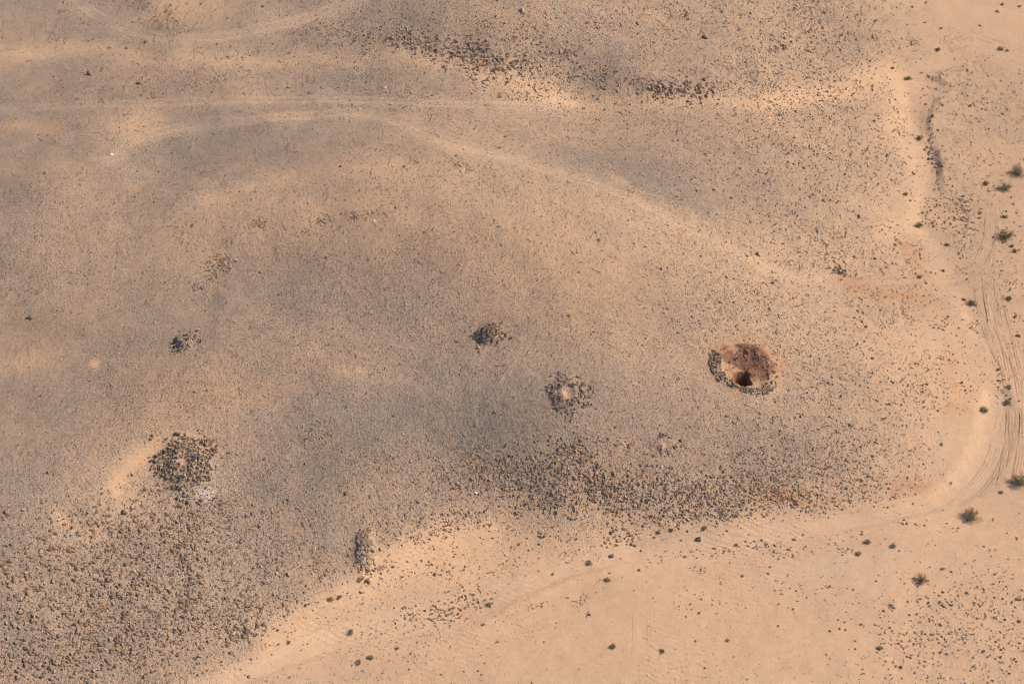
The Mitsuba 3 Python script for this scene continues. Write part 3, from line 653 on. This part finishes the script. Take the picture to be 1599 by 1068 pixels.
# ------------------------------------------------------------------ cairns: heaps and rings of piled stones, each a thing of stones
def cairn(name, label, pts, sizes, seed, singles=60, category='cairn', lift=None, dark=1.5):
    """pts (n, 2) on the ground; the biggest stones are parts of their own, the small ones one part."""
    rr = np.random.default_rng(seed)
    key = numbered(name)
    labels[key] = {'label': label, 'category': category}
    z = ground_z(pts[:, 0], pts[:, 1]) + (0 if lift is None else lift)
    big = np.argsort(-sizes)[:singles]
    small = np.setdiff1d(np.arange(len(pts)), big)
    tone = rr.uniform(.0, 1, len(pts)) ** dark
    for i, k in enumerate(big):
        v, f, uv = stones_mesh(pts[k:k + 1, 0], pts[k:k + 1, 1], z[k:k + 1], sizes[k:k + 1], ROCKS, rr, tone[k:k + 1])
        uv[:, 1] *= .96
        scene[f'{key}__stone' + (f'_{i:03d}' if i else '')] = mikit.ply((v, f), 'stone_bsdf', uv=uv)
    if len(small):
        v, f, uv = stones_mesh(pts[small, 0], pts[small, 1], z[small], sizes[small], ROCKS, rr, tone[small])
        scene[f'{key}__small_stones'] = mikit.ply((v, f), 'stone_bsdf', uv=uv)
        labels[f'{key}__small_stones'] = {'kind': 'stuff'}
    return key


def ring_points(c, n, r0, r1, rr, a0=0, a1=2 * np.pi, stretch=(1, 1), turn=0, wob=1.0):
    a, q = rr.uniform(a0, a1, n), np.sqrt(rr.uniform(r0 ** 2, r1 ** 2, n))
    q = q * (1 + wob * (.12 * np.sin(3 * a + c[0]) + .08 * np.sin(5 * a + c[1])))
    x, y = q * np.cos(a) * stretch[0], q * np.sin(a) * stretch[1]
    ct, st = math.cos(turn), math.sin(turn)
    return np.stack([c[0] + x * ct - y * st, c[1] + x * st + y * ct], 1)


rr = np.random.default_rng(77)
S = lambda n, a, b: a + (b - a) * rr.uniform(0, 1, n) ** 2
P = np.vstack([ring_points(cairn_at['big_ring'], 700, .6, 3.2, rr, stretch=(1.12, .86), turn=.5), ring_points(cairn_at['big_ring'], 110, 2.5, 4.4, rr), ring_points(cairn_at['big_ring'], 14, .1, 1.0, rr)])
cairn('ring_cairn', 'large cairn of brown stones with a hollow sandy centre on the left slope', P, S(len(P), .09, .27), 1, 90, lift=rr.uniform(0, .22, len(P)))
P = np.vstack([ring_points(cairn_at['ring'], 340, 1.0, 2.45, rr, stretch=(1.15, .86)), ring_points(cairn_at['ring'], 70, 2.0, 3.3, rr), ring_points(cairn_at['ring'], 3, .1, .9, rr)])
cairn('ring_cairn', 'small ring cairn with a sandy centre, left of the robbed pit', P, S(len(P), .08, .24), 2, 70, lift=rr.uniform(0, .12, len(P)))
P = np.vstack([ring_points(cairn_at['heap'], 280, 0, 1.75, rr, stretch=(1.08, .86)), ring_points(cairn_at['heap'], 26, 1.5, 2.7, rr)])
cairn('stone_cairn', 'low solid heap of brown stones in the middle of the hill', P, S(len(P), .09, .25), 3, 70, lift=rr.uniform(0, .25, len(P)))
P = np.vstack([ring_points(cairn_at['small_heap'], 130, .25, 1.5, rr, stretch=(1.2, .85), turn=.6), ring_points(cairn_at['small_heap'], 16, 1.3, 2.4, rr)])
cairn('stone_cairn', 'small heap of reddish dark stones on the left slope', P, S(len(P), .11, .27), 4, 60, lift=rr.uniform(0, .22, len(P)))
P = ring_points(cairn_at['tiny_ring'], 40, .7, 1.4, rr)
cairn('stone_ring', 'tiny broken ring of dark stones above the rocky band', P, S(len(P), .12, .34), 5, 40)
c = cairn_at['pit_tomb']
P = np.vstack([ring_points(c, 190, 3.1, 4.5, rr, math.radians(150), math.radians(215), wob=.35), ring_points(c, 250, 2.9, 3.9, rr, math.radians(205), math.radians(325), wob=.3), ring_points(c, 70, 3.0, 4.3, rr, math.radians(320), math.radians(400), wob=.3), ring_points(c, 30, 1.2, 3.0, rr)])
k = cairn('ring_tomb', 'ring of dark stones round the robbed pit with red spoil', P, S(len(P), .09, .25), 6, 90, 'tomb', lift=rr.uniform(0, .12, len(P)), dark=2.6)
P = np.stack([c[0] + 1.7 + rr.normal(0, 1.4, 220), c[1] + 2.5 + rr.normal(0, .9, 220)], 1)
v, f, uv = stones_mesh(P[:, 0], P[:, 1], ground_z(P[:, 0], P[:, 1]), S(220, .05, .26), ROCKS, rr, rr.uniform(.1, .9, 220))
uv[:, 1] = np.where(rr.uniform(size=len(uv)) < 2, .94, uv[:, 1])
scene[f'{k}__spoil_stones'] = mikit.ply((v, f), 'stone_bsdf', uv=uv)
labels[f'{k}__spoil_stones'] = {'label': 'reddish broken stones on the dug spoil', 'kind': 'stuff'}
x, y = at(np.array(1313.), np.array(427.))
P = np.array([float(x), float(y)]) + rr.normal(0, 1, (34, 2)) * [.5, .45]
cairn('rock_pile', 'tight pile of black rocks on the sand beside the red streaks', P, S(34, .16, .32), 8, 34, 'rock pile', lift=rr.uniform(0, .2, 34))

# ------------------------------------------------------------------ desert shrubs: photo x, y, width in photo px, kind (green, olive, dry), label
SHRUBS = [
    (1571, 371, 26, 'g', 'largest green bush beside the double wheel track on the right'), (1570, 295, 20, 'g', 'round green bush near the right edge, second biggest upper one'), (1589, 272, 24, 'g', 'green bush cut by the right edge, above the round bush'), (1519, 808, 27, 'o', 'wide dark bush on the lower right sand with a dark shadow'),
    (1592, 755, 28, 'o', 'dark straggling bush at the right edge in the wheel track bend'), (1418, 122, 15, 'g', 'dark green bush where the far sandy channels meet'), (1437, 216, 15, 'g', 'green bush on the channel floor by the dark bank'), (1434, 352, 16, 'g', 'round olive bush on the sandy channel, left of grey rocks'),
    (1464, 79, 12, 'g', 'dark green bush on the pale sand left of a pebble fan'), (1562, 78, 13, 'g', 'green bush, left of a touching pair on the far sand'), (1572, 80, 8, 'g', 'small green bush, right of a touching pair on the far sand'), (1394, 107, 8, 'g', 'small green bush up left of the channel meeting'),
    (1455, 186, 10, 'g', 'green bush under the curve of the channel bank'), (1365, 190, 7, 'g', 'small green bush on the gravel left of the channel'), (1362, 135, 6, 'o', 'small olive shrub at the tip of the far stony rise'), (1312, 124, 5, 'o', 'small olive shrub among grey rocks on the far rise'),
    (1321, 140, 5, 'o', 'tiny olive shrub on the far sand valley floor'), (1249, 138, 6, 'o', 'olive shrub in the far valley, right of the ledge'), (1225, 151, 5, 'o', 'tiny olive shrub in the far valley, close to the gravel'), (1367, 34, 8, 'o', 'low olive shrub on the far plain, left of two others'),
    (1444, 36, 6, 'g', 'small green shrub on the far plain, above a brown one'), (1469, 45, 7, 'o', 'brownish shrub on the far plain above the pebble fan'), (1530, 41, 6, 'g', 'small shrub alone on the far right plain'), (1557, 19, 8, 'g', 'shrub on the far right plain, under another'), (1565, 8, 8, 'g', 'shrub near the top edge on the right'),
    (1592, 11, 7, 'o', 'shrub in the top right corner'), (1445, 5, 6, 'g', 'shrub at the top edge of the far plain'), (1284, 45, 7, 'o', 'olive shrub on sand under the far stone cluster'), (1315, 45, 4, 'd', 'tiny dry shrub right of an olive one on far sand'),
    (912, 170, 7, 'o', 'olive shrub in the far valley, left of a thinner one'), (944, 172, 5, 'o', 'thin olive shrub in the far valley middle'), (1094, 162, 7, 'o', 'dark olive shrub in the valley below the big ledge boulders'), (1183, 153, 7, 'd', 'pale dry shrub in the far valley right of the ledge'), (1132, 151, 5, 'o', 'small shrub at the right foot of the ledge boulders'),
    (1181, 217, 6, 'o', 'olive shrub alone on the far gravel rise'), (840, 243, 5, 'd', 'small dry tuft on the sand by the crest'), (1427, 271, 6, 'o', 'small shrub at the left border of the sandy channel'), (1540, 288, 12, 'o', 'olive shrub left above the round green bush'), (1544, 299, 9, 'd', 'brown dry shrub left of the round green bush'),
    (1414, 304, 11, 'o', 'brown-green bush on the gravel border left of the channel'), (1531, 333, 14, 'd', 'pale dry shrub above a darker one left of the wheel track'), (1529, 341, 8, 'o', 'dark shrub under a pale dry one by the wheel track'), (1569, 339, 11, 'o', 'olive shrub above the largest green bush'), (1587, 333, 7, 'd', 'dry tuft near the right edge above the largest bush'),
    (1480, 382, 10, 'o', 'shrub among grey stones between channel and wheel track'), (1580, 385, 11, 'o', 'flat olive shrub just below the largest bush'), (1584, 393, 11, 'g', 'green shrub second below the largest bush'), (1594, 376, 5, 'd', 'dry tuft at the right edge beside the largest bush'), (1436, 433, 12, 'o', 'shrub at the lower end of the red streak'),
    (1506, 466, 9, 'o', 'small shrub left of a spreading grey one below the fork'), (1518, 473, 17, 'g', 'spreading grey-green shrub below the wheel track fork'), (1575, 467, 14, 'g', 'dark green shrub with long shadow right of the tracks'), (1504, 499, 8, 'd', 'dry brown tuft on the sand under the grey-green shrub'),
    (1585, 495, 9, 'o', 'shrub at the right edge, under the long-shadowed one'), (1590, 525, 9, 'g', 'shrub at the right edge beside the crossing tracks'), (1559, 577, 9, 'o', 'dark shrub among stones left of the deep track'), (1575, 605, 12, 'o', 'brown-green shrub in the track strip, above another'), (1574, 627, 16, 'g', 'flat green shrub with shadow in the track strip'),
    (1537, 640, 18, 'g', 'broad olive bush on the sand left of the deep track'), (1379, 654, 6, 'o', 'small olive shrub among the stones of the right flank'), (1485, 753, 9, 'd', 'pale dry tussock at the right corner of the hill foot'), (1563, 769, 9, 'o', 'small shrub left under the dark straggling bush'), (1551, 811, 7, 'd', 'small dry tuft right of the wide dark bush'),
    (1354, 847, 13, 'o', 'upper left of three shrubs on the right front sand'), (1394, 853, 12, 'o', 'right one of three shrubs on the right front sand'), (1341, 865, 11, 'o', 'lower one of three shrubs on the right front sand'), (1587, 840, 8, 'd', 'dry shrub near the right edge under the bush'), (1439, 906, 19, 'o', 'flat spreading shrub above the lower right stone field'),
    (1472, 888, 10, 'd', 'dry shrub right above the flat spreading one'), (1392, 946, 12, 'd', 'reddish dry shrub at the left rim of the stone field'), (1433, 940, 7, 'd', 'small dry tuft inside the lower right stone field'), (1344, 975, 8, 'd', 'brown shrub left of the lower right stone field'), (1374, 1012, 11, 'o', 'brown shrub near the bottom at the stone field rim'),
    (1215, 977, 7, 'd', 'dry twiggy tuft on the open front sand'), (1335, 1013, 6, 'd', 'tiny dry tuft left of a brown shrub near the bottom'), (1290, 1022, 6, 'd', 'flat dry tuft near the bottom right of the lettering zone'), (1049, 828, 9, 'g', 'green shrub touching a grey boulder at the hill foot'), (1101, 824, 11, 'o', 'olive shrub above the large lone boulder'),
    (1150, 848, 12, 'd', 'pale dry bush right of the large lone boulder'), (1112, 866, 6, 'd', 'thin dry tuft below the large lone boulder'), (920, 876, 13, 'o', 'spiky olive shrub on the rippled sand'), (864, 893, 9, 'd', 'pale dry shrub at the left end of the rippled sand'), (949, 906, 12, 'o', 'brown double shrub below the rippled sand'),
    (998, 890, 6, 'g', 'small green shrub beside three stones on the sand'), (886, 933, 7, 'd', 'flat dry tuft left of a row of stones'), (1092, 957, 6, 'o', 'small shrub alone on the middle front sand'), (957, 1010, 13, 'g', 'dark bushy shrub at the bottom centre'), (1034, 1017, 11, 'o', 'flattened shrub right of the bottom centre bush'),
    (1136, 1000, 10, 'd', 'reddish dry twigs on the front sand'), (849, 1002, 5, 'd', 'tiny reddish tuft left of the bottom centre bush'), (564, 906, 12, 'o', 'shrub just below the dark outcrop'), (576, 911, 6, 'o', 'small shrub right of the one below the outcrop'), (516, 936, 12, 'o', 'dark shrub, left of a pair on the sand tongue'),
    (531, 933, 10, 'o', 'shrub, right of a pair on the sand tongue'), (497, 940, 5, 'd', 'tiny dry tuft left of the pair of shrubs'), (547, 985, 13, 'g', 'round dark shrub on the lower left sand'), (451, 1003, 8, 'o', 'small shrub on the sand near the lower left slope'), (763, 941, 12, 'o', 'shrub at the right end of the sand stones'),
    (642, 965, 9, 'd', 'pale dry shrub amid stones on the front sand'), (754, 975, 10, 'd', 'dry shrub with stones at its left on front sand'), (776, 1002, 8, 'd', 'greenish dry tuft left of the bare front sand'), (620, 1012, 8, 'o', 'small round shrub near the bottom, left of centre'), (579, 1027, 12, 'o', 'dark shrub near the bottom edge left, right of a twin'),
    (560, 1034, 12, 'o', 'brown shrub near the bottom edge left, left of a twin')]


def shrub(px, py, width, kind, label, seed):
    rr = np.random.default_rng(seed)
    x, y = (float(q) for q in at(np.array(float(px)), np.array(float(py))))
    z = float(ground_z(np.array([x]), np.array([y]))[0])
    R = .5 * width / float(to_photo(np.array(x), np.array(y), np.array(z))[2]) * (1.15 if width > 18 else .9)
    H = R * (rr.uniform(1.15, 1.4) if width > 18 else rr.uniform(.8, 1.15)) * (.8 if kind == 'd' else 1)
    key = numbered('desert_shrub')
    labels[key] = {'label': label, 'category': 'shrub'}
    # stems fan out of the root; leaf sprays sit along and around their ends
    ns = int(10 + width * 1.3)
    az, spread = rr.uniform(0, 2 * np.pi, ns), np.sqrt(rr.uniform(.12, 1, ns))
    lob = 1 + .22 * np.sin(2 * az + rr.uniform(0, 6)) + .15 * np.sin(3 * az + rr.uniform(0, 6)) + .1 * np.sin(5 * az + rr.uniform(0, 6))
    tip = np.stack([R * .9 * spread * lob * np.cos(az), R * .9 * spread * lob * np.sin(az), H * .9 * np.sqrt(np.maximum(.06, 1 - spread ** 2)) * rr.uniform(.75, 1.1, ns)], 1)
    th = .014 + .010 * R
    sv, sf = [], []
    for q in tip:
        d = q / np.linalg.norm(q)
        u = np.cross(d, [0.3, .2, 1])
        u /= np.linalg.norm(u)
        w = np.cross(d, u)
        n0 = len(sv)
        sv += [u * th, (-.5 * u + .87 * w) * th, (-.5 * u - .87 * w) * th, q]
        sf += [[n0, n0 + 1, n0 + 3], [n0 + 1, n0 + 2, n0 + 3], [n0 + 2, n0, n0 + 3]]
    base = np.array([x, y, z - .02])
    scene[f'{key}__stems'] = mikit.ply((np.array(sv) + base, np.array(sf)), 'stem_bsdf')
    n = int((23 if kind != 'd' else 12) * ns * (1 if width > 9 else .7))
    t = rr.uniform(.35, 1.08, n)[:, None]
    c = tip[rr.integers(0, ns, n)] * t + rr.normal(0, 1, (n, 3)) * [R * .10, R * .10, H * .09]
    c[:, 2] = np.maximum(c[:, 2], .02)
    a, b = rr.normal(size=(n, 3)), rr.normal(size=(n, 3))
    s = (.050 + .055 * R) * rr.uniform(.6, 1.3, n)[:, None] * (1 if kind != 'd' else .7)
    a = a / np.linalg.norm(a, axis=1, keepdims=True) * s
    b = b / np.linalg.norm(b, axis=1, keepdims=True) * s * .6
    v = np.stack([c - a, c + b, c + a], 1).reshape(-1, 3) + base
    green = {'g': .65, 'o': .15, 'd': .1}[kind]
    uv = np.repeat(np.stack([np.clip(green + rr.normal(0, .2, n), 0, 1), np.full(n, .75 if kind == 'd' else .0 if kind == 'g' else .15)], 1), 3, 0)
    scene[f'{key}__foliage'] = mikit.ply((v, np.arange(3 * n).reshape(-1, 3)), 'leaf_bsdf', uv=uv)


for i, s in enumerate(SHRUBS):
    shrub(*s, 5000 + i)
print('pebbles', NPEB, 'rocks', len(RX), 'triangles', len(quads) * 2)
